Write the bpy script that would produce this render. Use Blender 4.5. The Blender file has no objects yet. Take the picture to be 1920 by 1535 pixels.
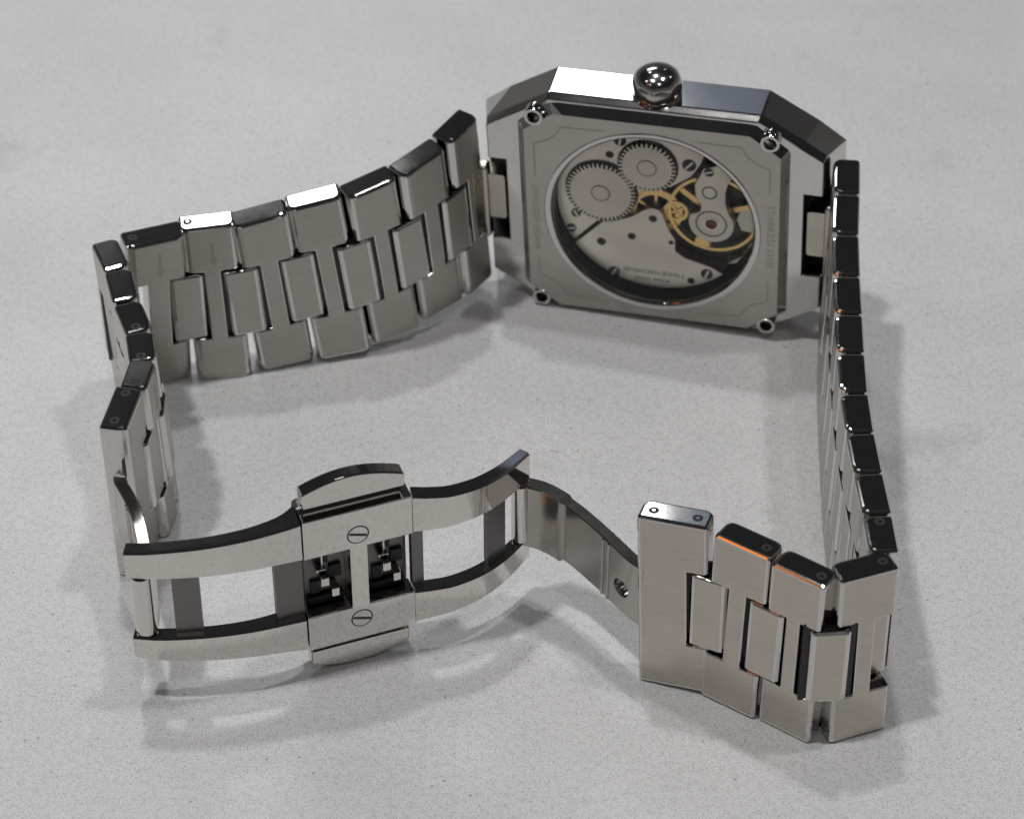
import bpy, bmesh, math, random
from mathutils import Vector, Matrix
random.seed(4)
R = math.radians
S = bpy.context.scene
MM = 0.001                                   # everything below is given in millimetres

# ------------------------------------------------------------------ camera, world, lamps
cam_d = bpy.data.cameras.new('camera'); cam = bpy.data.objects.new('camera', cam_d)
S.collection.objects.link(cam); S.camera = cam
TH = R(40.2); DIST = 272.0
cam.location = (0, -DIST*math.cos(TH)*MM, DIST*math.sin(TH)*MM)
cam.rotation_euler = (R(90)-TH, 0, 0)
cam_d.sensor_width = 36; cam_d.lens = 5175/1920*36
cam_d.clip_start = 0.01; cam_d.clip_end = 20
cam_d.dof.use_dof = True; cam_d.dof.focus_distance = 0.243; cam_d.dof.aperture_fstop = 60

W = bpy.data.worlds.new('World'); S.world = W; W.use_nodes = True
bg = W.node_tree.nodes['Background']
bg.inputs['Strength'].default_value = 1.0
# a dim room: pale walls up to eye height, dark towards the ceiling
wn = W.node_tree; wt_ = wn.nodes.new('ShaderNodeTexCoord'); ws = wn.nodes.new('ShaderNodeSeparateXYZ'); wr = wn.nodes.new('ShaderNodeValToRGB')
wn.links.new(wt_.outputs['Generated'], ws.inputs[0]); wn.links.new(ws.outputs['Z'], wr.inputs[0]); wn.links.new(wr.outputs[0], bg.inputs['Color'])
we = wr.color_ramp.elements
we[0].position, we[0].color = .16, (.135, .132, .128, 1); we[1].position, we[1].color = .55, (.019, .0195, .021, 1)
S.view_settings.view_transform = 'Standard'; S.view_settings.look = 'None'
S.view_settings.exposure = 0.0; S.view_settings.gamma = 1.0

def lamp(name, loc, power, size, color=(.99, .988, .99), shape='DISK', size_y=None, target=None):
    d = bpy.data.lights.new(name, 'AREA'); d.shape = shape; d.size = size
    if size_y: d.size_y = size_y
    d.energy = power; d.color = color
    o = bpy.data.objects.new(name, d); S.collection.objects.link(o); o.location = loc
    if target is not None:
        o.rotation_euler = (Vector(target)-Vector(loc)).to_track_quat('-Z', 'Y').to_euler()
    return o
H = 1.6
for (x, y, p) in ((-.07, .33, 4.9), (-.31, .80, .5), (.41, 1.30, .4), (-.76, -.04, .7), (-.27, -.08, 8.2), (.27, .06, 4.0),
                  (.81, .43, .5), (-.66, -.61, .6), (.10, -.52, 2.4)):
    lamp('ceiling_downlight', (x*H, y*H, H), p*1.0, .09)
lamp('ceiling_panel', (-.279, 1.75, 1.33), 2.9, .62, (.97, .985, 1.0), 'RECTANGLE', .19, (0, 0, 0))
lamp('window_glow', (.088, 1.80, 1.32), .012, .09, (.66, .76, 1.0), 'RECTANGLE', .17, (0, 0, 0))
lamp('amber_lamp', (-.645, -.375, .735), .05, .12, (1.0, .30, .05), 'DISK', None, (0, 0, 0))

# ------------------------------------------------------------------ materials
def nodes(name):
    m = bpy.data.materials.new(name); m.use_nodes = True
    nt = m.node_tree; return m, nt, nt.nodes['Principled BSDF']
def metal(name, col, rough, grain=0.0, axis=0, var=0.0, scratch=0.0):
    m, nt, b = nodes(name); N = nt.nodes; L = nt.links
    b.inputs['Metallic'].default_value = 1; b.inputs['Base Color'].default_value = (*col, 1)
    b.inputs['Roughness'].default_value = rough
    tc = N.new('ShaderNodeTexCoord')
    if grain or var:
        mp = N.new('ShaderNodeMapping'); sc = [9000, 9000, 9000]
        if axis is not None: sc[axis] = 500
        mp.inputs['Scale'].default_value = sc
        L.new(tc.outputs['Object'], mp.inputs['Vector'])
        n = N.new('ShaderNodeTexNoise'); n.inputs['Scale'].default_value = 1; n.inputs['Detail'].default_value = 3
        L.new(mp.outputs[0], n.inputs['Vector'])
        n2 = N.new('ShaderNodeTexNoise'); n2.inputs['Scale'].default_value = 260; n2.inputs['Detail'].default_value = 4
        L.new(tc.outputs['Object'], n2.inputs['Vector'])
        mr = N.new('ShaderNodeMapRange'); mr.inputs['From Min'].default_value = .3; mr.inputs['From Max'].default_value = .7
        mr.inputs['To Min'].default_value = rough*(1-var); mr.inputs['To Max'].default_value = rough*(1+var)
        mx = N.new('ShaderNodeMath'); mx.operation = 'ADD'
        h = N.new('ShaderNodeMath'); h.operation = 'MULTIPLY'; h.inputs[1].default_value = .5
        h2 = N.new('ShaderNodeMath'); h2.operation = 'MULTIPLY'; h2.inputs[1].default_value = .5
        L.new(n.outputs['Fac'], h.inputs[0]); L.new(n2.outputs['Fac'], h2.inputs[0])
        L.new(h.outputs[0], mx.inputs[0]); L.new(h2.outputs[0], mx.inputs[1])
        L.new(mx.outputs[0], mr.inputs['Value']); L.new(mr.outputs[0], b.inputs['Roughness'])
        if grain and axis is not None:
            cr = N.new('ShaderNodeValToRGB'); cr.color_ramp.elements[0].position = .3; cr.color_ramp.elements[1].position = .7
            cr.color_ramp.elements[0].color = (*[x*.84 for x in col], 1); cr.color_ramp.elements[1].color = (*[x*1.06 for x in col], 1)
            L.new(mx.outputs[0], cr.inputs[0]); L.new(cr.outputs[0], b.inputs['Base Color'])
        if grain:
            bp = N.new('ShaderNodeBump'); bp.inputs['Strength'].default_value = grain
            bp.inputs['Distance'].default_value = 0.00002
            L.new(n.outputs['Fac'], bp.inputs['Height']); L.new(bp.outputs[0], b.inputs['Normal'])
    return m
STEEL = (.55, .505, .455)
M_BR = metal('brushed_steel', STEEL, .25, .06, 0, .18)
M_IN = metal('satin_inner_steel', (.43, .405, .37), .34, .05, 0, .2)
M_BRZ = metal('brushed_steel_vertical', STEEL, .25, .06, 2, .18)
M_PO = metal('polished_steel', (.64, .62, .60), .06, 0, None, .3)
M_CL = metal('satin_clasp_steel', (.70, .665, .63), .05, 0, None, .4)
M_BACK = metal('matt_back_steel', (.47, .445, .41), .30, .1, 0, .2)
M_MOV = metal('plated_movement_steel', (.90, .84, .76), .40, .12, None, .2)
M_GEAR = metal('gear_steel', (.80, .74, .67), .40, .12, None, .2)
M_DARK = metal('dark_steel_and_shade', (.06, .058, .06), .35)  # dark steel; also paints shade into slots, window wall, link grooves and bar ends
M_DGREY = metal('bead_blasted_steel', (.20, .19, .185), .42, .2, None, .2)
M_BLUE = metal('dark_screw_steel', (.09, .08, .10), .5)
M_GOLD = metal('gold', (1.0, .70, .30), .30, .05, None, .2)
M_ARROW = metal('stamped_steel', (.34, .315, .285), .38)
M_BLADE = metal('blade_steel', (.44, .415, .385), .2, 0, None, .2)
M_CROWN = metal('crown_steel', (.50, .485, .465), .13, 0, None, .3)
M_LINE = metal('engraved_line_steel', (.36, .35, .33), .42)
M_INK = metal('engraved_steel', (.16, .155, .145), .5)
def dielectric(name, col, rough, **kw):
    m, nt, b = nodes(name); b.inputs['Base Color'].default_value = (*col, 1); b.inputs['Roughness'].default_value = rough
    for k, v in kw.items(): b.inputs[k].default_value = v
    return m
M_RUBY = dielectric('ruby', (.30, .02, .06), .1)
M_PLUM = dielectric('dark_jewel', (.055, .022, .035), .6)
M_HOLE = dielectric('hole_black', (.008, .008, .009), .5)
# glass: clear pane with a fresnel mirror
M_GLASS = bpy.data.materials.new('sapphire_glass'); M_GLASS.use_nodes = True
nt = M_GLASS.node_tree; nt.nodes.clear()
o_ = nt.nodes.new('ShaderNodeOutputMaterial'); mx = nt.nodes.new('ShaderNodeMixShader')
tr = nt.nodes.new('ShaderNodeBsdfTransparent'); gl = nt.nodes.new('ShaderNodeBsdfGlossy'); fr = nt.nodes.new('ShaderNodeFresnel')
gl.inputs['Roughness'].default_value = .02; fr.inputs['IOR'].default_value = 1.42
tr.inputs['Color'].default_value = (.97, .97, .96, 1)
nt.links.new(fr.outputs[0], mx.inputs[0]); nt.links.new(tr.outputs[0], mx.inputs[1]); nt.links.new(gl.outputs[0], mx.inputs[2])
nt.links.new(mx.outputs[0], o_.inputs[0])
# quartz counter
def quartz():
    m, nt, b = nodes('quartz_countertop'); N = nt.nodes; L = nt.links
    tc = N.new('ShaderNodeTexCoord')
    def noise(scale, detail=2, rough=.5):
        n = N.new('ShaderNodeTexNoise'); n.inputs['Scale'].default_value = scale; n.inputs['Detail'].default_value = detail
        n.inputs['Roughness'].default_value = rough; L.new(tc.outputs['Object'], n.inputs['Vector']); return n
    def ramp(src, stops):
        r = N.new('ShaderNodeValToRGB'); e = r.color_ramp.elements
        e[0].position, e[0].color = stops[0][0], (*stops[0][1], 1); e[1].position, e[1].color = stops[1][0], (*stops[1][1], 1)
        for p, c in stops[2:]:
            q = e.new(p); q.color = (*c, 1)
        L.new(src, r.inputs[0]); return r
    def mul(a, bb, fac=1, mode='MULTIPLY'):
        x = N.new('ShaderNodeMix'); x.data_type = 'RGBA'; x.blend_type = mode; x.inputs[0].default_value = fac
        L.new(a, x.inputs[6]); L.new(bb, x.inputs[7]); return x.outputs[2]
    base = ramp(noise(45, 5, .65).outputs['Fac'], [(.30, (.67, .668, .668)), (.68, (.755, .75, .745))])
    grit = ramp(noise(5200, 3, .6).outputs['Fac'], [(.33, (.60, .59, .585)), (.50, (1, 1, 1))])
    c = mul(base.outputs[0], grit.outputs[0], .9)
    mid = ramp(noise(1500, 3, .6).outputs['Fac'], [(.36, (.88, .87, .865)), (.54, (1, 1, 1))])
    c = mul(c, mid.outputs[0], .8)
    v = N.new('ShaderNodeTexVoronoi'); v.inputs['Scale'].default_value = 750; L.new(tc.outputs['Object'], v.inputs['Vector'])
    sp = ramp(v.outputs['Distance'], [(.05, (.55, .54, .53)), (.14, (1, 1, 1))])
    msk = ramp(noise(420, 1).outputs['Fac'], [(.50, (0, 0, 0)), (.60, (1, 1, 1))])
    x = N.new('ShaderNodeMix'); x.data_type = 'RGBA'; x.blend_type = 'MULTIPLY'
    L.new(msk.outputs[0], x.inputs[0]); L.new(c, x.inputs[6]); L.new(sp.outputs[0], x.inputs[7]); c = x.outputs[2]
    sm = ramp(noise(38, 6, .68).outputs['Fac'], [(.60, (1, 1, 1)), (.74, (.66, .65, .65))])
    c = mul(c, sm.outputs[0], .8)
    L.new(c, b.inputs['Base Color'])
    rr = N.new('ShaderNodeMapRange'); rr.inputs['To Min'].default_value = .28; rr.inputs['To Max'].default_value = .44
    L.new(noise(30, 3).outputs['Fac'], rr.inputs['Value']); L.new(rr.outputs[0], b.inputs['Roughness'])
    b.inputs['IOR'].default_value = 1.55
    return m
M_TABLE = quartz()

# ------------------------------------------------------------------ builders
def tag(o, label=None, cat=None, group=None, kind=None):
    if label: o['label'] = label
    if cat: o['category'] = cat
    if group: o['group'] = group
    if kind: o['kind'] = kind
    return o
def mk(name, bm, mats, parent=None, mat4=None, smooth=None):
    bmesh.ops.scale(bm, vec=(MM, MM, MM), verts=bm.verts)
    bmesh.ops.recalc_face_normals(bm, faces=bm.faces)
    me = bpy.data.meshes.new(name); bm.to_mesh(me); bm.free()
    for m in (mats if isinstance(mats, (list, tuple)) else [mats]): me.materials.append(m)
    if smooth is not None:
        me.polygons.foreach_set('use_smooth', [True]*len(me.polygons)); me.set_sharp_from_angle(angle=R(smooth))
    o = bpy.data.objects.new(name, me); S.collection.objects.link(o)
    if parent: o.parent = parent
    if mat4 is not None: o.matrix_local = mat4
    return o
def frame(o, X, Y, Z):
    m = Matrix((X, Y, Z)).transposed().to_4x4(); m.translation = Vector(o)*MM; return m
def prism(bm, poly, d0, d1, ax=(0, 1, 2)):
    """extrude a 2D outline between depths; ax says which local axis each of (a, b, depth) is"""
    def P(a, b, d):
        v = [0, 0, 0]; v[ax[0]], v[ax[1]], v[ax[2]] = a, b, d; return v
    n = len(poly)
    A = [bm.verts.new(P(a, b, d0)) for a, b in poly]; B = [bm.verts.new(P(a, b, d1)) for a, b in poly]
    f = [bm.faces.new(A), bm.faces.new(list(reversed(B)))]
    for i in range(n): f.append(bm.faces.new((A[i], B[i], B[(i+1) % n], A[(i+1) % n])))
    return f
def bevel(bm, off, seg=2, edges=None, sharp=25):
    bmesh.ops.recalc_face_normals(bm, faces=bm.faces)
    if edges is None:
        edges = [e for e in bm.edges if len(e.link_faces) == 2 and e.calc_face_angle(0) > R(sharp)]
    bmesh.ops.bevel(bm, geom=edges, offset=off, segments=seg, profile=.5, affect='EDGES', clamp_overlap=True)
    bmesh.ops.recalc_face_normals(bm, faces=bm.faces)
def paint(bm, test, idx=1):
    bm.normal_update()
    for f in bm.faces: f.material_index = idx if test(f.normal) else 0
def box(bm, x0, x1, y0, y1, z0, z1, bev=0, seg=1):
    b = bmesh.new(); prism(b, [(x0, y0), (x1, y0), (x1, y1), (x0, y1)], z0, z1)
    if bev: bevel(b, bev, seg)
    join(bm, b)
def join(bm, b):
    me = bpy.data.meshes.new('tmp'); b.to_mesh(me); b.free(); bm.from_mesh(me); bpy.data.meshes.remove(me)
def circ(r, n=32, cx=0, cy=0, a0=0): return [(cx+r*math.cos(a0+2*math.pi*i/n), cy+r*math.sin(a0+2*math.pi*i/n)) for i in range(n)]
def arc(r, a0, a1, n, cx=0, cy=0): return [(cx+r*math.cos(R(a0+(a1-a0)*i/n)), cy+r*math.sin(R(a0+(a1-a0)*i/n))) for i in range(n+1)]
def lathe(bm, prof, n=32, axis=2, c=(0, 0)):
    """profile of (radius, height) turned round a local axis"""
    o = [i for i in range(3) if i != axis]; rings = []
    for r, h in prof:
        ring = []
        for i in range(n):
            a = 2*math.pi*i/n; v = [0, 0, 0]; v[axis] = h
            v[o[0]] = c[0]+r*math.cos(a); v[o[1]] = c[1]+r*math.sin(a); ring.append(bm.verts.new(v))
        rings.append(ring)
    for a, b in zip(rings, rings[1:]):
        for i in range(n): bm.faces.new((a[i], a[(i+1) % n], b[(i+1) % n], b[i]))
    return rings
def loft(bm, secs, cap=True):
    rings = [[bm.verts.new(p) for p in s] for s in secs]; n = len(rings[0])
    for a, b in zip(rings, rings[1:]):
        for i in range(n): bm.faces.new((a[i], a[(i+1) % n], b[(i+1) % n], b[i]))
    if cap: bm.faces.new(rings[0]); bm.faces.new(list(reversed(rings[-1])))
def rrect(a0, a1, b0, b1, r, k=3):
    pts = []
    for cx, cy, s in ((a1-r, b1-r, 0), (a0+r, b1-r, 90), (a0+r, b0+r, 180), (a1-r, b0+r, 270)):
        for i in range(k+1):
            t = R(s+90*i/k); pts.append((cx+r*math.cos(t), cy+r*math.sin(t)))
    return pts
def catmull(P, n=6):
    P = [Vector(p) for p in P]; Q = [P[0]*2-P[1]]+P+[P[-1]*2-P[-2]]; out = []
    for i in range(1, len(Q)-2):
        a, b, c, d = Q[i-1:i+3]
        for k in range(n):
            t = k/n; out.append(.5*((2*b)+(c-a)*t+(2*a-5*b+4*c-d)*t*t+(3*b-a-3*c+d)*t**3))
    out.append(P[-1]); return out
def text_mesh(name, body, size, mat, parent, place, spacing=1.0):
    cu = bpy.data.curves.new(name, 'FONT'); cu.body = body; cu.size = size*MM; cu.align_x = 'CENTER'; cu.align_y = 'CENTER'
    cu.space_character = spacing; cu.resolution_u = 2; cu.extrude = 0.006*MM
    t = bpy.data.objects.new(name, cu); S.collection.objects.link(t)
    me = bpy.data.meshes.new_from_object(t.evaluated_get(bpy.context.evaluated_depsgraph_get()))
    bpy.data.objects.remove(t); bpy.data.curves.remove(cu)
    me.materials.clear(); me.materials.append(mat); me.name = name
    o = bpy.data.objects.new(name, me); S.collection.objects.link(o); o.parent = parent; o.matrix_local = place
    return o

# ------------------------------------------------------------------ the counter
b = bmesh.new(); bmesh.ops.create_cube(b, size=1)
bmesh.ops.scale(b, vec=(1400, 1400, 30), verts=b.verts); bmesh.ops.translate(b, vec=(0, 150, -15), verts=b.verts)
tag(mk('countertop', b, M_TABLE), 'white speckled polished stone countertop under the watch', 'countertop', None, 'structure')

# ------------------------------------------------------------------ the watch
watch = bpy.data.objects.new('wristwatch', None); S.collection.objects.link(watch); watch.empty_display_size = .01
tag(watch, 'steel wristwatch lying on its side with open butterfly clasp and glass caseback', 'watch')

# case frame: u to the right along the case, v up to the crown, n out of the caseback towards the viewer
cy, ct, cl = R(14.2), R(-1.96), R(-2.5)
U0 = Vector((math.cos(cy), -math.sin(cy), 0)); N0 = Vector((-math.sin(cy), -math.cos(cy), 0)); V0 = Vector((0, 0, 1))
V1 = V0*math.cos(cl)-N0*math.sin(cl); CN = N0*math.cos(cl)+V0*math.sin(cl)
CU = U0*math.cos(ct)-V1*math.sin(ct); CV = V1*math.cos(ct)+U0*math.sin(ct)
CO = Vector((13.85, 13.26, 12.93)); CM = frame(CO, CU, CV, CN)

# --- case body
near = [(10.5, 13.25), (14.8, 10.7), (17.0, 9.3)]; far = [(10.6, 13.2), (15.5, 10.3), (18.2, 8.3)]
def octo(q): return q + [(x, -y) for x, y in reversed(q)] + [(-x, -y) for x, y in q] + [(-x, y) for x, y in reversed(q)]
def inset(q, d): return [(x-d*(.4 if abs(x) < 12 else .95), y-d*(1 if y > 12 else .75)) for x, y in q]
b = bmesh.new()
secs = []
for q, n in (([(10.4, 13.0), (14.6, 10.45), (16.8, 9.1)], -1.0), (near, -1.9), (far, -6.2), (inset(far, .9), -7.4), (inset(far, 2.2), -8.0)):
    secs.append([(x, y, n) for x, y in octo(q)])
loft(b, secs)
case = mk('case', b, M_PO, watch, CM)
# slots in both ends of the case (boolean cut of a rounded block), lug faces get a satin finish
cut = bmesh.new()
prism(cut, circ(10.3, 72), -5.0, 2.0)
for s in (-1, 1):
    c2 = bmesh.new(); prism(c2, rrect(-5.0, 5.0, -5.5, .5, .7), 15.0 if s > 0 else -18.5, 18.5 if s > 0 else -15.0, (1, 2, 0)); join(cut, c2)
bmesh.ops.recalc_face_normals(cut, faces=cut.faces); bmesh.ops.scale(cut, vec=(MM, MM, MM), verts=cut.verts)
cme = bpy.data.meshes.new('cut'); cut.to_mesh(cme); cut.free()
co = bpy.data.objects.new('cut', cme); S.collection.objects.link(co); co.matrix_world = CM
bpy.context.view_layer.update()
md = case.modifiers.new('slot', 'BOOLEAN'); md.object = co; md.operation = 'DIFFERENCE'; md.solver = 'EXACT'
dg = bpy.context.evaluated_depsgraph_get(); me2 = bpy.data.meshes.new_from_object(case.evaluated_get(dg))
case.modifiers.clear(); case.data = me2; me2.name = 'case'; bpy.data.objects.remove(co)
bm = bmesh.new(); bm.from_mesh(me2)
bevel(bm, .12*MM, 2, None, 12)
bm.to_mesh(me2); bm.free()
if len(me2.materials) < 1: me2.materials.append(M_PO)
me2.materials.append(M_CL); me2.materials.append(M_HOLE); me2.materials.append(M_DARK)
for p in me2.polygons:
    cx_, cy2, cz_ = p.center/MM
    p.material_index = 1 if (p.normal.z > .98 and abs(p.center.x) > 14*MM and p.center.z > -1.3*MM) else (3 if (15.0 < abs(cx_) < 17.3 and abs(cy2) < 5.2 and -5.7 < cz_ < -1.1 and abs(p.normal.x) < .9) or (abs(cx_) < 15.1 and abs(cy2) < 5.2 and abs(cx_) > 14.9) else 0)  # slot insides get the dark material as painted shade

# --- caseback plate with round opening
plate = [(9.7, 12.0), (12.75, 9.75)]
po = plate+[(x, -y) for x, y in reversed(plate)]+[(-x, -y) for x, y in plate]+[(-x, y) for x, y in reversed(plate)]
def resample(poly, n):
    out = []
    for i in range(n):
        a = 2*math.pi*i/n; d = Vector((math.cos(a), math.sin(a))); best = None
        for j in range(len(poly)):
            p, q = Vector(poly[j]), Vector(poly[(j+1) % len(poly)]); e = q-p; den = d.x*e.y-d.y*e.x
            if abs(den) < 1e-9: continue
            t = (p.x*e.y-p.y*e.x)/den; s = (p.x*d.y-p.y*d.x)/den
            if t > 0 and -1e-6 <= s <= 1+1e-6 and (best is None or t < best): best = t
        out.append(best)
    return out
angs = sorted(set([2*math.pi*i/120 for i in range(120)]+[math.atan2(y, x) % (2*math.pi) for x, y in po]))
def ray_r(poly, a):
    d = Vector((math.cos(a), math.sin(a))); best = 1e9
    for j in range(len(poly)):
        p, q = Vector(poly[j]), Vector(poly[(j+1) % len(poly)]); e = q-p; den = d.x*e.y-d.y*e.x
        if abs(den) < 1e-9: continue
        t = (p.x*e.y-p.y*e.x)/den; s = (p.x*d.y-p.y*d.x)/den
        if t > 0 and -1e-6 <= s <= 1+1e-6: best = min(best, t)
    return best
po2 = [(x+math.copysign(.9 if abs(x) > 11 else .45, x), y+math.copysign(.85 if abs(y) > 11 else .35, y)) for x, y in po]
b = bmesh.new(); rings = []
for src, n in ((10.9, 0.0), (po, 0.0), (po2, -1.15)):
    ring = []
    for a in angs:
        r = src if isinstance(src, float) else ray_r(src, a)
        ring.append(b.verts.new((r*math.cos(a), r*math.sin(a), n)))
    rings.append(ring)
for k, (A, B) in enumerate(zip(rings, rings[1:])):
    for i in range(len(A)):
        j = (i+1) % len(A); f = b.faces.new((A[i], A[j], B[j], B[i])); f.material_index = k
caseback = mk('caseback', b, [M_BACK, M_PO], watch, CM)
# polished ring round the window, with the wall that goes down to the movement
b = bmesh.new(); lathe(b, [(11.0, -.02), (10.9, .07), (10.6, .06), (10.3, -.12), (10.15, -.5), (10.15, -2.9)], 96)
bmesh.ops.recalc_face_normals(b, faces=b.faces)
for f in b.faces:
    if min(v.co.z for v in f.verts) < -1: f.material_index = 1  # wall coloured dark, standing in for the dark it would mirror
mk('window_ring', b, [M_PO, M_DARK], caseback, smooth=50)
b = bmesh.new(); lathe(b, [(10.16, -.12), (9.6, .03), (7.5, .14), (4, .2), (.01, .22)], 96)
gl_ = mk('glass', b, M_GLASS, caseback, smooth=60)
if gl_.data.polygons[0].normal.z < 0: gl_.data.flip_normals()
# engraved frame line with hollow corners
def ogee():
    q = [(8.95, 10.5)]+[(11.9-3.0*math.sin(R(a))-.0, 10.5-0-2.35*math.cos(R(a))) for a in range(80, 5, -15)]+[(11.75, 8.2)]
    return q
q = [(8.95, 10.55), (9.6, 9.5), (10.5, 8.75), (11.75, 8.25)]
line = catmull([(x, y, 0) for x, y in q], 4)
seg_r = [(p.x, p.y) for p in line]
def strip(bm, pts, w, z, closed=False):
    P = [Vector((x, y)) for x, y in pts]; L_, R_ = [], []
    for i, p in enumerate(P):
        d = (P[min(i+1, len(P)-1)]-P[max(i-1, 0)]).normalized(); nn = Vector((-d.y, d.x))*w/2
        L_.append(bm.verts.new((p.x+nn.x, p.y+nn.y, z))); R_.append(bm.verts.new((p.x-nn.x, p.y-nn.y, z)))
    for i in range(len(P)-1): bm.faces.new((L_[i], L_[i+1], R_[i+1], R_[i]))
b = bmesh.new()
tr_ = seg_r; br_ = [(x, -y) for x, y in reversed(seg_r)]; bl_ = [(-x, -y) for x, y in seg_r]; tl_ = [(-x, y) for x, y in reversed(seg_r)]
strip(b, [(11.75, 5.5)]+list(reversed(tr_))+[(4.6, 10.6)], .17, .012)
strip(b, [(-4.6, 10.6)]+list(reversed(tl_))+[(-11.75, 4.2)], .17, .012)
strip(b, [(11.75, -5.7)]+br_+[(4.6, -10.9)], .17, .012)
strip(b, [(-4.6, -10.9)]+bl_+[(-11.75, -6.2)], .17, .012)
mk('engraved_line', b, M_LINE, caseback)
rot = lambda a, x, y, z: Matrix.Translation(Vector((x, y, z))*MM) @ Matrix.Rotation(R(a), 4, 'Z')
text_mesh('engraved_lettering', 'STAINLESS STEEL', 1.02, M_LINE, caseback, rot(-90, 11.9, -.1, .012), 1.05)
text_mesh('engraved_lettering', 'WATER RESISTANT', .95, M_LINE, caseback, rot(90, -11.75, -1.0, .012), 1.02)
# four socket screws in the cut corners
b = bmesh.new(); lathe(b, [(.98, -1.2), (.98, -.02), (.92, .06), (.68, .06), (.60, -.02), (.58, -.8)], 20)
scr = mk('screw', b, M_PO, caseback, Matrix.Translation(Vector((11.66, 11.38, 0))*MM), 40)
b = bmesh.new(); prism(b, circ(.585, 6), -.85, -.6); hole = mk('screw_socket', b, M_HOLE)
jb = bmesh.new(); jb.from_mesh(scr.data); n0 = len(jb.faces); jb.from_mesh(hole.data)
jb.faces.ensure_lookup_table()
for f in jb.faces[n0:]: f.material_index = 1
jb.to_mesh(scr.data); jb.free(); scr.data.materials.append(M_HOLE); bpy.data.objects.remove(hole)
for x, y in ((-11.66, 11.38), (-11.66, -11.38), (11.66, -11.38)):
    c = scr.copy(); S.collection.objects.link(c); c.parent = caseback; c.matrix_local = Matrix.Translation(Vector((x, y, 0))*MM)

# --- crown on the upper side of the case
b = bmesh.new()
prof = [(1.9, 12.9), (2.2, 13.1), (2.38, 13.35), (2.42, 14.2), (2.36, 14.7), (2.2, 15.1), (1.9, 15.42), (1.5, 15.68), (1.0, 15.86), (.5, 15.95), (.01, 15.97)]
rings = lathe(b, prof, 40, 1, (-.15, -3.9))
for ri in (2, 3, 4):
    for i, v in enumerate(rings[ri]):
        k = 1+.018*math.cos(8*2*math.pi*i/40); v.co.x = -.15+(v.co.x+.15)*k; v.co.z = -3.9+(v.co.z+3.9)*k
mk('crown', b, M_CROWN, watch, CM, 50)

# --- movement seen through the back
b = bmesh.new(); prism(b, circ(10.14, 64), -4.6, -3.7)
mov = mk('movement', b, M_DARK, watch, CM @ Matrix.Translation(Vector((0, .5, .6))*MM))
def part(name, poly, z0, z1, mat, bev=.05, smooth=None):
    b = bmesh.new(); prism(b, poly, z0, z1)
    if bev:
        bm_top = [e for e in b.edges if all(abs(v.co.z-max(z0, z1)) < 1e-6 for v in e.verts)]
        bevel(b, bev, 1, bm_top)
    return mk(name, b, mat, mov, None, smooth)
RM = 10.1
part('train_bridge', [(-5.42, -2.42), (-4.15, -2.15), (-2.4, -1.32), (-1.2, -.35), (-.55, .0), (-.1, .02), (.45, -.2), (.74, -.6), (1.1, -1.7), (1.39, -2.58), (2.0, -3.6), (2.03, -5.1), (2.96, -5.81), (5.6, -6.6)]+arc(RM, -46.5, -146.2, 26), -3.6, -2.35, M_MOV)
part('barrel_bridge', [(-5.65, -2.2), (-3.9, -1.7), (-2.3, .9), (-.8, 2.2), (1.5, 2.7), (3.55, 4.25), (4.0, 5.0), (4.5, 5.9), (4.75, 6.6)]+arc(RM, 57, 212.3, 40), -3.6, -2.6, M_MOV)
part('balance_cock', [(4.05, 3.9), (4.55, 5.0), (4.95, 6.0), (5.6, 6.2)]+arc(RM, 44, 36, 3)+[(7.4, 4.3), (7.14, 3.2), (7.2, 1.8), (7.55, .6)]+arc(2.3, 25, -205, 20, 5.75, -.75)+[(4.6, .6), (4.72, 1.4), (4.15, 2.5)], -2.75, -1.95, M_MOV)
part('pallet_bridge', [(8.5, .6), (9.3, .9)]+arc(RM, 5, -12, 5)+[(8.6, -1.9), (8.1, -.6)], -3.6, -2.9, M_GEAR)
part('mainplate_tip', [(7.2, -6.1), (8.2, -5.3)]+arc(RM, -29, -36, 3), -3.6, -2.6, M_MOV)
def gear(name, cx, cy_, ro, rr, n, z0, z1, mat):
    q = []
    for i in range(n):
        for f, r in ((-.30, rr), (-.17, ro), (.17, ro), (.30, rr)):
            a = 2*math.pi*(i+f)/n; q.append((cx+r*math.cos(a), cy_+r*math.sin(a)))
    o = part(name, q, z0, z1, mat, 0); return o
gear('ratchet_wheel', -5.5, 1.35, 3.55, 3.08, 46, -2.45, -2.1, M_GEAR)
gear('crown_wheel', -.75, 5.1, 2.92, 2.5, 36, -2.45, -2.1, M_GEAR)
# dark seats the two wheels run in
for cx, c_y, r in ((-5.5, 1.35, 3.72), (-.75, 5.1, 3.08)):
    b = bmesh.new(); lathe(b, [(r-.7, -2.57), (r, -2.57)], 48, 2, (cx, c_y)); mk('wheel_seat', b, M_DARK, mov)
def ring(name, cx, c_y, r0, r1, z, h, mat, n=32):
    b = bmesh.new(); lathe(b, [(r0, z-h), (r0, z), (r1, z), (r1, z-h)], n, 2, (cx, c_y)); return mk(name, b, mat, mov)
for cx, c_y, r in ((-5.5, 1.35, .98), (-.75, 5.1, 1.0)):
    ring('wheel_hub_line', cx, c_y, r-.1, r, -2.09, .01, M_INK)
    b = bmesh.new(); prism(b, circ(r-.12, 28, cx, c_y), -2.1, -2.06); mk('wheel_hub', b, M_GEAR, mov)
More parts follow.
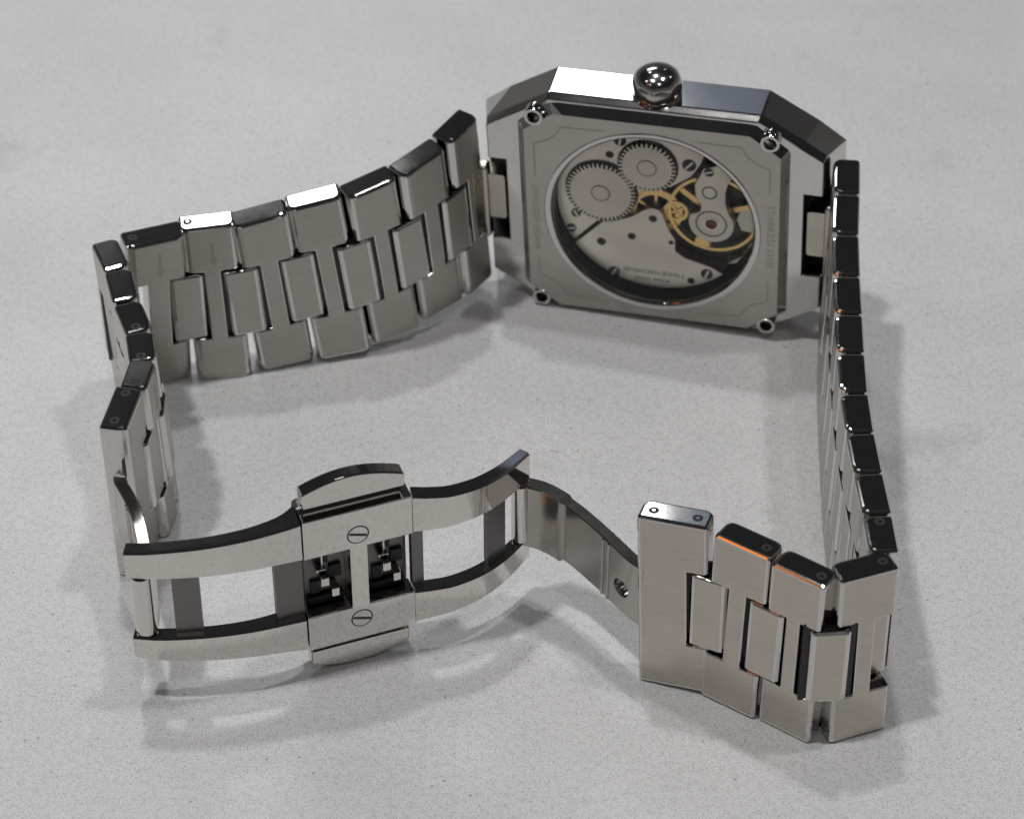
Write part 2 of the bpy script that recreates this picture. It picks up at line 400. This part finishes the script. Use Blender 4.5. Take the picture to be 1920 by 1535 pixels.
# balance wheel: rim and three arms, one mesh
b = bmesh.new(); bx_, by_ = 5.8, -.2
lathe(b, [(4.27, -3.15), (4.27, -2.8), (4.62, -2.8), (4.62, -3.15), (4.27, -3.15)], 64, 2, (bx_, by_))
for a in (21, 141, 261):
    d = Vector((math.cos(R(a)), math.sin(R(a)))); p = Vector((-d.y, d.x))*.3
    c0, c1 = Vector((bx_, by_))+d*.2, Vector((bx_, by_))+d*4.2
    prism(b, [tuple(c0-p), tuple(c1-p), tuple(c1+p), tuple(c0+p)], -3.12, -2.83)
mk('balance_wheel', b, M_GOLD, mov)
# small train wheels in gold
def spoked(name, cx, c_y, r, z, k, teeth):
    b = bmesh.new(); lathe(b, [(r*.72, z-.15), (r*.72, z), (r, z), (r, z-.15), (r*.72, z-.15)], teeth, 2, (cx, c_y))
    for i in range(k):
        a = math.pi*i/k+.5; d = Vector((math.cos(a), math.sin(a)))*r*.8; p = Vector((-d.y, d.x)).normalized()*.14; c = Vector((cx, c_y))
        prism(b, [tuple(c-d-p), tuple(c+d-p), tuple(c+d+p), tuple(c-d+p)], z-.14, z-.005)
    mk(name, b, M_GOLD, mov)
spoked('escape_wheel', 2.0, -.45, 1.25, -2.9, 2, 24)
spoked('third_wheel', -.1, -.8, 2.75, -3.0, 3, 40)
b = bmesh.new(); prism(b, [(3.9, -4.1), (4.1, -3.1), (5.2, -2.9), (5.5, -3.9), (4.7, -4.3)], -2.75, -2.5); mk('regulator_block', b, M_GOLD, mov)
# jewels, screws, lettering
def disc(name, cx, c_y, r, z, mat, h=.12, n=20):
    b = bmesh.new(); lathe(b, [(r, z-h), (r, z-.02), (r*.85, z), (.005, z)], n, 2, (cx, c_y)); return mk(name, b, mat, mov, None, 40)
for cx, c_y, r in ((-.25, -1.3, .42), (-2.46, -3.85, .42), (-5.61, -5.0, .48), (1.58, -4.05, .26), (3.62, -8.7, .40)):
    disc('jewel', cx, c_y, r, -2.31, M_PLUM)
disc('jewel', -4.58, 5.9, .42, -2.56, M_PLUM)
tag(disc('jewel', 5.75, -.75, .60, -1.86, M_RUBY), 'ruby balance jewel')
ring('jewel_setting', 5.75, -.75, .62, .78, -1.9, .06, M_PO)
ring('cock_ring', 5.75, -.75, 1.45, 1.6, -1.93, .03, M_INK)
def slot_screw(cx, c_y, r, z, ang):
    o = disc('screw', cx, c_y, r, z, M_BLUE)
    bm = bmesh.new(); bm.from_mesh(o.data)
    d = Vector((math.cos(R(ang)), math.sin(R(ang))))*r*.85*MM; p = Vector((-d.y, d.x)).normalized()*.1*MM; c = Vector((cx, c_y))*MM
    vs = [bm.verts.new((*q, (z+.012)*MM)) for q in (c-d-p, c+d-p, c+d+p, c-d+p)]
    f = bm.faces.new(vs); f.material_index = 1; bm.to_mesh(o.data); bm.free(); o.data.materials.append(M_MOV)
for a in ((-4.35, -8.7, .62, -2.25, 60), (5.25, -7.55, .62, -2.25, 70), (5.5, 5.6, .5, -1.9, 20), (3.4, 5.7, .7, -2.5, 50), (-8.75, -3.9, .5, -2.5, 10), (-8.2, -1.9, .5, -2.5, 120), (-3.5, 7.75, .62, -2.5, 80)):
    slot_screw(*a)
ring('cock_stud', 5.55, 3.1, .62, .78, -1.93, .03, M_INK)
text_mesh('engraved_lettering', 'SEVENTEEN JEWELS', .72, M_INK, mov, rot(-1, -.2, -8.25, -2.335))
text_mesh('engraved_lettering', 'SWISS MADE', .66, M_INK, mov, rot(0, -.4, -9.2, -2.335))

# ------------------------------------------------------------------ bracelet
TK = 2.6                                       # link thickness
def link_mesh(L, wa, wb, na, nb, inner, nd=1.9, hz=4.1, tk=TK):
    """H shaped link: x along the strap, y through it, z across; na / nb = notched at start / end"""
    g = .07; x0, x1 = -L/2+g, L/2-g; nd = min(nd, .40*L)
    q = [(x0, -wa/2), (x1, -wb/2)]
    if nb: q += [(x1, -hz), (x1-nd, -hz), (x1-nd, hz), (x1, hz)]
    q += [(x1, wb/2), (x0, wa/2)]
    if na: q += [(x0, hz), (x0+nd, hz), (x0+nd, -hz), (x0, -hz)]
    b = bmesh.new(); prism(b, q, -tk/2, tk/2, (0, 2, 1))
    e1 = [e for e in b.edges if all(abs(v.co.y-inner*tk/2) < 1e-4 for v in e.verts)
          and (all(abs(v.co.x-x0) < 1e-4 for v in e.verts) or all(abs(v.co.x-x1) < 1e-4 for v in e.verts))]
    bevel(b, .85, 4, e1)
    sharp = [e for e in b.edges if len(e.link_faces) == 2 and e.calc_face_angle(0) > R(50)]
    inn = lambda e: all(abs(v.co.z) < hz+.01 for v in e.verts) and (na or nb)
    bevel(b, .34, 3, [e for e in sharp if not inn(e)]); bevel(b, .12, 2, None, 50)
    paint(b, lambda n: abs(n.y) > .97, 1)
    for f in b.faces:
        if f.normal.y*inner > .97: f.material_index = 2
    return b
def center_mesh(L, h, inner, tk=TK+.12):
    b = bmesh.new(); prism(b, [(-L/2, -h/2), (L/2, -h/2), (L/2, h/2), (-L/2, h/2)], -tk/2, tk/2, (0, 2, 1))
    e1 = [e for e in b.edges if abs(e.verts[0].co.z-e.verts[1].co.z) > h*.5]
    bevel(b, .5, 3, e1); bevel(b, .2, 2, None, 50); paint(b, lambda n: abs(n.y) > .97, 1)
    box(b, -L/2-.5, L/2+.5, -.6, .6, -h/2-.35, h/2+.35)  # inner tab added to block light through the notches, coloured as groove shade
    for f in b.faces:
        if max(abs(v.co.y) for v in f.verts) < .62: f.material_index = 2
        elif f.normal.y*inner > .97: f.material_index = 3
    return b
pin_bm = bmesh.new(); lathe(pin_bm, [(.46, -.10), (.46, .008), (.16, .008)], 14, 2); np_ = len(pin_bm.faces)
lathe(pin_bm, [(.17, .0), (.16, .03), (.005, .03)], 8, 2); pin_bm.faces.ensure_lookup_table()
for f in pin_bm.faces[np_:]: f.material_index = 1
PIN = mk('pin', pin_bm, [M_HOLE, M_PO], watch); PIN_ME = PIN.data; bpy.data.objects.remove(PIN)
ab = bmesh.new(); prism(ab, [(-.15, 1.5), (.15, 1.5), (.15, -.5), (.46, -.5), (0, -1.5), (-.46, -.5), (-.15, -.5)], -.006, .006, (0, 2, 1))
ARR = mk('arrow_mark', ab, M_ARROW, watch); ARR_ME = ARR.data; bpy.data.objects.remove(ARR)
def child(name, me, parent, m4):
    o = bpy.data.objects.new(name, me); S.collection.objects.link(o); o.parent = parent; o.matrix_local = m4; return o
T = lambda x, y, z: Matrix.Translation(Vector((x, y, z))*MM)
def place(a, bb, up):
    X = (Vector(bb)-Vector(a)); L = X.length; X.normalize(); Z = Vector(up); Z = (Z-X*Z.dot(X)).normalized(); Y = Z.cross(X)
    return L, frame((Vector(a)+Vector(bb))/2, X, Y, Z)
def run(segs, inner, first_center=True, last_center=True, pins=(), arrows=(), clasp=None, bias={}):
    """segs: list of (start, end, up, width_start, width_end); a centre piece bridges each joint as a part of the earlier link"""
    objs = []; mats = []
    for i, (a, e, up, wa, wb) in enumerate(segs):
        L, m4 = place(a, e, up); last = i == len(segs)-1
        nm = 'clasp_link' if last and clasp else 'bracelet_link'
        o = mk(nm, link_mesh(L, wa, wb, i > 0 or first_center, not (last and clasp), inner), [M_PO, M_BR, M_IN], watch, m4); objs.append(o); mats.append(m4)
        for k, xx in enumerate(pins.get(i, ())):
            child('pin', PIN_ME, o, T(xx*L, -.1*inner, (wa+wb)/4))
        if i in arrows: child('arrow_mark', ARR_ME, o, T(-.25, inner*(TK/2+.008), 6.2))
        if i:
            pa, pe, pu, _, _ = segs[i-1]
            wgt, off = bias.get(i, (.5, (0, 0, 0)))
            d = (Vector(pe)-Vector(pa)).normalized()*(1-wgt)+(Vector(e)-Vector(a)).normalized()*wgt
            mid = (Vector(pe)+Vector(a))/2+Vector(off); zz = (Vector(up)+Vector(pu)).normalized()
            sharp = (Vector(pe)-Vector(pa)).angle(Vector(e)-Vector(a))
            d.normalize(); cl_ = 3.5
            X = d; Z = (zz-X*zz.dot(X)).normalized(); m = frame(mid, X, Z.cross(X), Z)
            p = objs[i-1]
            mk('center_link', center_mesh(cl_, 7.9, inner), [M_PO, M_BR, M_DARK, M_IN], p, mats[i-1].inverted() @ m)
    return objs
up = (0, 0, 1)
# left run: measured joints (strap centre line before thickness offset), inner face towards the viewer
LJ = [((-2.9, 17.85, 12.5), (-1.2, -.7, 20.8)), ((-5.35, 14.45, 12.0), (-1.9, -2.5, 20.2)), ((-9.85, 10.65, 11.2), (-1.7, -2.9, 19.6)),
      ((-14.95, 8.0, 10.5), (-1.7, -2.2, 19.4)), ((-20.5, 6.8, 9.85), (-1.8, -2.4, 18.9)), ((-26.05, 5.2, 9.3), (-1.7, -1.6, 18.7)),
      ((-31.5, 4.45, 9.15), (-1.2, -1.5, 18.3)), ((-37.0, 2.3, 9.25), (-.4, -.6, 18.4))]
WL = [20.8, 20.4, 19.9, 19.5, 19.1, 18.8, 18.6, 18.5]
pts = []
for i, (p, u_) in enumerate(LJ):
    a = Vector(LJ[max(i-1, 0)][0]); c = Vector(LJ[min(i+1, len(LJ)-1)][0]); d = (c-a); d.z = 0; d.normalize()
    pts.append(Vector(p)+Vector((d.y, -d.x, 0))*(TK/2))
LEAN = [(-.08, -.09, 1), (-.09, -.13, 1), (-.085, -.085, 1), (-.06, -.012, 1), (-.06, -.046, 1), (-.045, .0, 1), (-.03, -.085, 1)]
pts[0] = pts[0]+Vector((.5, .55, 0))
segsL = [(pts[i], pts[i+1], LEAN[i], WL[i], WL[i+1]) for i in range(7)]
colL = [(-38.35, 2.3, 10.2), (-36.6, -2.0, 10.05), (-35.35, -6.5, 9.85), (-33.75, -10.7, 9.6), (-32.95, -14.8, 9.4), (-33.5, -18.9, 9.3)]
for i in range(5):
    segsL.append((colL[i], colL[i+1], (-.03, -.04, 1), 18.5, 18.5))
segsL.append(((-34.0, -18.6, 9.5), (-34.95, -24.3, 9.3), (0, -.03, 1), 18.5, 18.5))
pl = {i: (.32,) for i in (5, 6, 9, 10, 11)}; pl[12] = (-.33, .30)
run(segsL, 1, True, True, pl, (5, 6, 10, 11), True)
# right run, outer edge of the upper rim measured; it comes straight towards the viewer
RJ = [(33.75, 12.3, 21.8), (33.25, 7.0, 21.4), (32.6, 1.0, 21.0), (32.2, -4.9, 20.6), (31.93, -10.2, 20.3), (31.65, -15.35, 20.0), (31.45, -20.5, 19.7),
      (31.5, -25.5, 19.4), (31.75, -30.5, 19.1), (32.05, -35.5, 18.85), (32.2, -40.0, 18.65)]
WR = [20.8, 20.4, 20.0, 19.6, 19.3, 19.0, 18.8, 18.7, 18.6, 18.5, 18.5]
segsR = []
rp = [Vector((x-TK/2, y, z-w/2)) for (x, y, z), w in zip(RJ, WR)]
for i in range(10): segsR.append((rp[i], rp[i+1], up, WR[i], WR[i+1]))
def inw(a, e, d=TK/2):
    a, e = Vector((*a, 9.27)), Vector((*e, 9.27)); x = (e-a).normalized(); n = Vector((x.y, -x.x, 0)); return a+n*d, e+n*d
for a, e, u_ in (((32.3, -42.5), (27.1, -44.4), (.0, .05, 1)), ((25.6, -44.75), (21.3, -41.7), (0, .008, 1)),
              ((21.25, -41.65), (16.6, -38.45), (.02, .035, 1)), ((16.82, -38.45), (10.75, -36.4), (-.02, .062, 1))):
    p, q_ = inw(a, e)
    if a[0] < 17: p.z, q_.z = 9.55, 9.18
    segsR.append((p, q_, u_, 18.5, 18.5))
pr = {i: (-.30,) for i in (5, 6, 7, 8, 9, 10, 11, 12)}; pr[13] = (-.30, .30)
run(segsR, -1, True, True, pr, (), True, {10: (.9, (-1.4, .1, 0)), 11: (.3, (0, .1, 0))})

# end pieces that hook the strap into the slots of the case (bar in the slot, tongue across)
def end_piece(s):
    b = bmesh.new(); c2 = bmesh.new()
    prism(c2, rrect(s*17.9-.95, s*17.9+.95, -2.5, -1.0, .45, 4), -5.2, 3.7, (0, 2, 1)); bevel(c2, .3, 2, None, 50); join(b, c2)
    c2 = bmesh.new(); prism(c2, rrect(s*16.5-1.2, s*16.5+1.2, -2.7, 2.7, .3), -3.2, -1.35); join(b, c2)
    return mk('end_piece', b, M_BRZ, watch, CM)
end_piece(-1); end_piece(1)

# ------------------------------------------------------------------ butterfly clasp
A = Vector((-17.75, -36.85, 0)); B = Vector((-8.4, -33.35, 0))
bX = (B-A).normalized(); LB = (B-A).length
CLM = frame((A.x, A.y, 0), bX, Vector((-bX.y, bX.x, 0)), Vector((0, 0, 1)))   # x along, y into the loop, z up
# body: H shaped front plate on a recessed block
b = bmesh.new()
zt, zb, wt, wb_ = 18.55, 3.45, 14.25, 7.35
prism(b, [(.08, zb), (LB-.08, zb), (LB-.08, wb_), (5.75, wb_), (5.75, wt), (LB-.08, wt), (LB-.08, zt), (.08, zt), (.08, wt), (4.15, wt), (4.15, wb_), (.08, wb_)], 0, 1.9, (0, 2, 1))
bevel(b, .10, 2)
body = mk('clasp_body', b, M_CL, watch, CLM)
b = bmesh.new(); box(b, .1, LB-.1, 1.92, 3.6, 3.6, 18.4, .4, 2); mk('back_block', b, M_DGREY, body)
for x0, x1 in ((-2.4, .05), (LB-.05, LB+1.0)):
    b = bmesh.new(); box(b, x0, x1, .75, 1.5, wb_-.1, wt+.1); mk('cross_plate', b, M_DGREY, body)
# spring catches inside the two openings
for x0 in (.35, 5.95):
    b = bmesh.new()
    for (xa, xb, ya, yb, za, zc) in ((1.25, 2.0, .35, 1.9, 10.3, 11.3), (2.15, 2.85, .3, 1.9, 8.9, 9.9), (1.0, 1.9, .9, 1.9, 11.5, 11.9), (1.5, 1.75, 1.2, 1.9, 11.9, 13.6)):
        box(b, x0+xa, x0+xb, ya, yb, za, zc, .08)
    mk('catch', b, M_CL, body)
    b = bmesh.new()
    for (xa, xb, za, zc) in ((1.35, 2.25, 12.0, 13.4), (.6, 1.4, 8.6, 10.0), (2.3, 3.4, 10.0, 11.4)):
        box(b, x0+xa, x0+xb, 1.6, 1.9, za, zc)
    mk('catch_slot', b, M_HOLE, body)
    b = bmesh.new(); box(b, x0+.2, x0+3.5, 1.3, 1.9, 7.5, 8.3, .1); mk('catch_spring', b, M_DARK, body)
for z in (15.75, 5.85):
    b = bmesh.new(); lathe(b, [(1.0, .2), (1.0, -.005), (.86, -.012)], 28, 1, (4.95, z)); 
    s_ = mk('screw', b, M_HOLE, body)
    b = bmesh.new(); rr = lathe(b, [(.87, .1), (.87, -.02), (.80, -.03), (.005, -.03)], 28, 1, (4.95, z)); mk('screw_head', b, M_CL, body)
    b = bmesh.new(); d = Vector((math.cos(R(-18)), math.sin(R(-18)))); p = Vector((-d.y, d.x))*.13; c = Vector((4.95, z)); d = d*.82
    prism(b, [tuple(c-d-p), tuple(c+d-p), tuple(c+d+p), tuple(c-d+p)], -.045, .0, (0, 2, 1)); mk('screw_slot', b, M_DARK, body)
# push buttons above and below the body
for s in (1, -1):
    zc = 18.5 if s > 0 else 3.5; top = 3.5 if s > 0 else 3.42
    q = [(.35, .85)]
    for i in range(13):
        t = i/12; q.append((.35+(LB-.85)*t, top-1.4+1.4*math.sin(math.pi*(t*.84+.11))))
    q.append((LB-.5, .85))
    b = bmesh.new(); prism(b, [(x, zc+s*z) for x, z in q], .55, 2.0, (0, 2, 1)); bevel(b, .2, 3, None, 30)
    pb = mk('push_button', b, M_CL, watch, CLM, None)
    b = bmesh.new(); box(b, .6, LB-.7, 1.3, 2.2, min(zc-s*.2, zc+s*.95), max(zc-s*.2, zc+s*.95)); mk('button_stem', b, M_PO, pb)
# curved frame bars left and right of the body
def bars(path, zt_, zb_, name_parent, thick):
    P = catmull([(x, y, 0) for x, y in path], 6); n = len(P); out = []
    for upper in (1, 0):
        secs = []
        for i, p in enumerate(P):
            t = i/(n-1); d = (P[min(i+1, n-1)]-P[max(i-1, 0)]).normalized(); nn = Vector((-d.y, d.x, 0))
            if nn.y < 0: nn = -nn
            zo = (zt_[0]+(zt_[1]-zt_[0])*t) if upper else (zb_[0]+(zb_[1]-zb_[0])*t)
            lo, hi = (wt, zo) if upper else (zo, wb_)
            th = thick[0]+(thick[1]-thick[0])*(t**5)
            rr_ = rrect(0, th, lo, hi, .2, 1)
            secs.append([tuple(p+nn*a+Vector((0, 0, z))) for a, z in rr_])
        b = bmesh.new(); loft(b, secs)
        for f in b.faces: f.material_index = 1 if len(f.verts) > 4 else 0  # bar ends coloured dark, so the seam's shade is painted on
        out.append(mk('frame_bar', b, [M_CL, M_DARK], name_parent, None, 38))
    return P
fl = bpy.data.objects.new('clasp_frame', None)
b = bmesh.new()
def hinge(bm, x, y, r=.95, z0=7.45, z1=14.15):
    lathe(bm, [(.01, z0), (r-.12, z0), (r, z0+.12), (r, z1-.12), (r-.12, z1), (.01, z1)], 20, 2, (x, y))
hinge(b, -31.45, -38.2)
frameL = mk('clasp_frame', b, M_CL, watch, None, 40)
left_path = [(-32.6, -39.05), (-30.0, -39.25), (-26.0, -38.95), (-22.5, -38.3), (-19.6, -37.45), (-17.8, -36.87)]
bars(left_path, (17.2, 18.5), (4.8, 3.5), frameL, (1.5, 2.7))
b = bmesh.new(); prism(b, [(-28.9, -38.5), (-26.6, -38.25), (-26.6, -37.7), (-28.9, -37.95)], 7.3, 14.3); mk('cross_plate', b, M_DGREY, frameL)
b = bmesh.new(); hinge(b, .75, -26.6, .85)
frameR = mk('clasp_frame', b, M_CL, watch, None, 40)
right_path = [(-8.47, -33.375), (-7.0, -33.1), (-5.0, -32.55), (-2.5, -31.1), (-.35, -29.0), (1.55, -26.25)]
bars(right_path, (18.5, 17.2), (3.5, 4.8), frameR, (1.5, 1.2))
b = bmesh.new(); prism(b, [(-2.1, -29.6), (-.6, -28.2), (-1.0, -27.8), (-2.5, -29.2)], 7.3, 14.3); mk('cross_plate', b, M_DGREY, frameR)
# folding arms from the frame hinges to the clasp links
def arm(path, z0, z1, th, hole_t):
    P = catmull([(x, y, 0) for x, y in path], 8); n = len(P); secs = []
    for i, p in enumerate(P):
        t = i/(n-1); d = (P[min(i+1, n-1)]-P[max(i-1, 0)]).normalized(); nn = Vector((-d.y, d.x, 0))
        lo = z0[0]+(z0[1]-z0[0])*t; hi = z1[0]+(z1[1]-z1[0])*t
        k = th*(1.25 if t < .3 else 1.0); ins = 0 if t < .3 else .35
        secs.append([tuple(p+nn*a+Vector((0, 0, z))) for a, z in rrect(-k/2, k/2, lo+ins, hi-ins*.3, .09, 1)])
    b = bmesh.new(); loft(b, secs); o = mk('clasp_arm', b, M_BLADE, watch, None, 40)
    for tt in (.60, .645):
        i = int(tt*(n-1)); p = P[i]; d = (P[i+1]-P[i]).normalized(); nn = Vector((-d.y, d.x, 0)); b = bmesh.new()
        lo = z0[0]+(z0[1]-z0[0])*tt+.45; hi = z1[0]+(z1[1]-z1[0])*tt-.25
        loft(b, [[tuple(p+d*x+nn*(y)+Vector((0, 0, z))) for x, y in rrect(-.14, .14, -th/2-.14, th/2+.1, .1, 2)] for z in (lo, hi)])
        mk('arm_rib', b, M_BLADE, o)
    i = int(hole_t*(n-1)); p = P[i]; d = (P[i+1]-P[i]).normalized(); nn = Vector((-d.y, d.x, 0)); zc = (z0[1]+z1[1])/2-.1
    b = bmesh.new(); prism(b, circ(.95, 20), -th, th, (0, 2, 1)); fm = frame(p+Vector((0, 0, zc)), d, nn, Vector((0, 0, 1)))
    bmesh.ops.scale(b, vec=(MM, MM, MM), verts=b.verts); bmesh.ops.recalc_face_normals(b, faces=b.faces); b.transform(fm)
    hm = bpy.data.meshes.new('hole'); b.to_mesh(hm); b.free(); ho = bpy.data.objects.new('hole', hm); S.collection.objects.link(ho)
    bpy.context.view_layer.update(); md = o.modifiers.new('hole', 'BOOLEAN'); md.object = ho; md.operation = 'DIFFERENCE'; md.solver = 'EXACT'
    me = bpy.data.meshes.new_from_object(o.evaluated_get(bpy.context.evaluated_depsgraph_get())); o.modifiers.clear(); o.data = me; me.name = 'clasp_arm'
    me.polygons.foreach_set('use_smooth', [True]*len(me.polygons)); me.set_sharp_from_angle(angle=R(35)); bpy.data.objects.remove(ho)
    return o
arm([(.9, -26.3), (3.0, -26.95), (5.2, -28.7), (7.4, -31.2), (9.2, -33.5), (10.5, -35.1), (11.6, -36.0)], (6.9, 5.6), (14.0, 12.8), 1.15, .77)
arm([(-31.4, -37.9), (-31.35, -36.0), (-31.7, -33.8), (-32.6, -30.2), (-33.6, -27.5), (-34.7, -25.1), (-34.9, -24.2)], (6.9, 5.7), (14.0, 12.8), 1.15, .62)
bpy.data.objects.remove(fl)
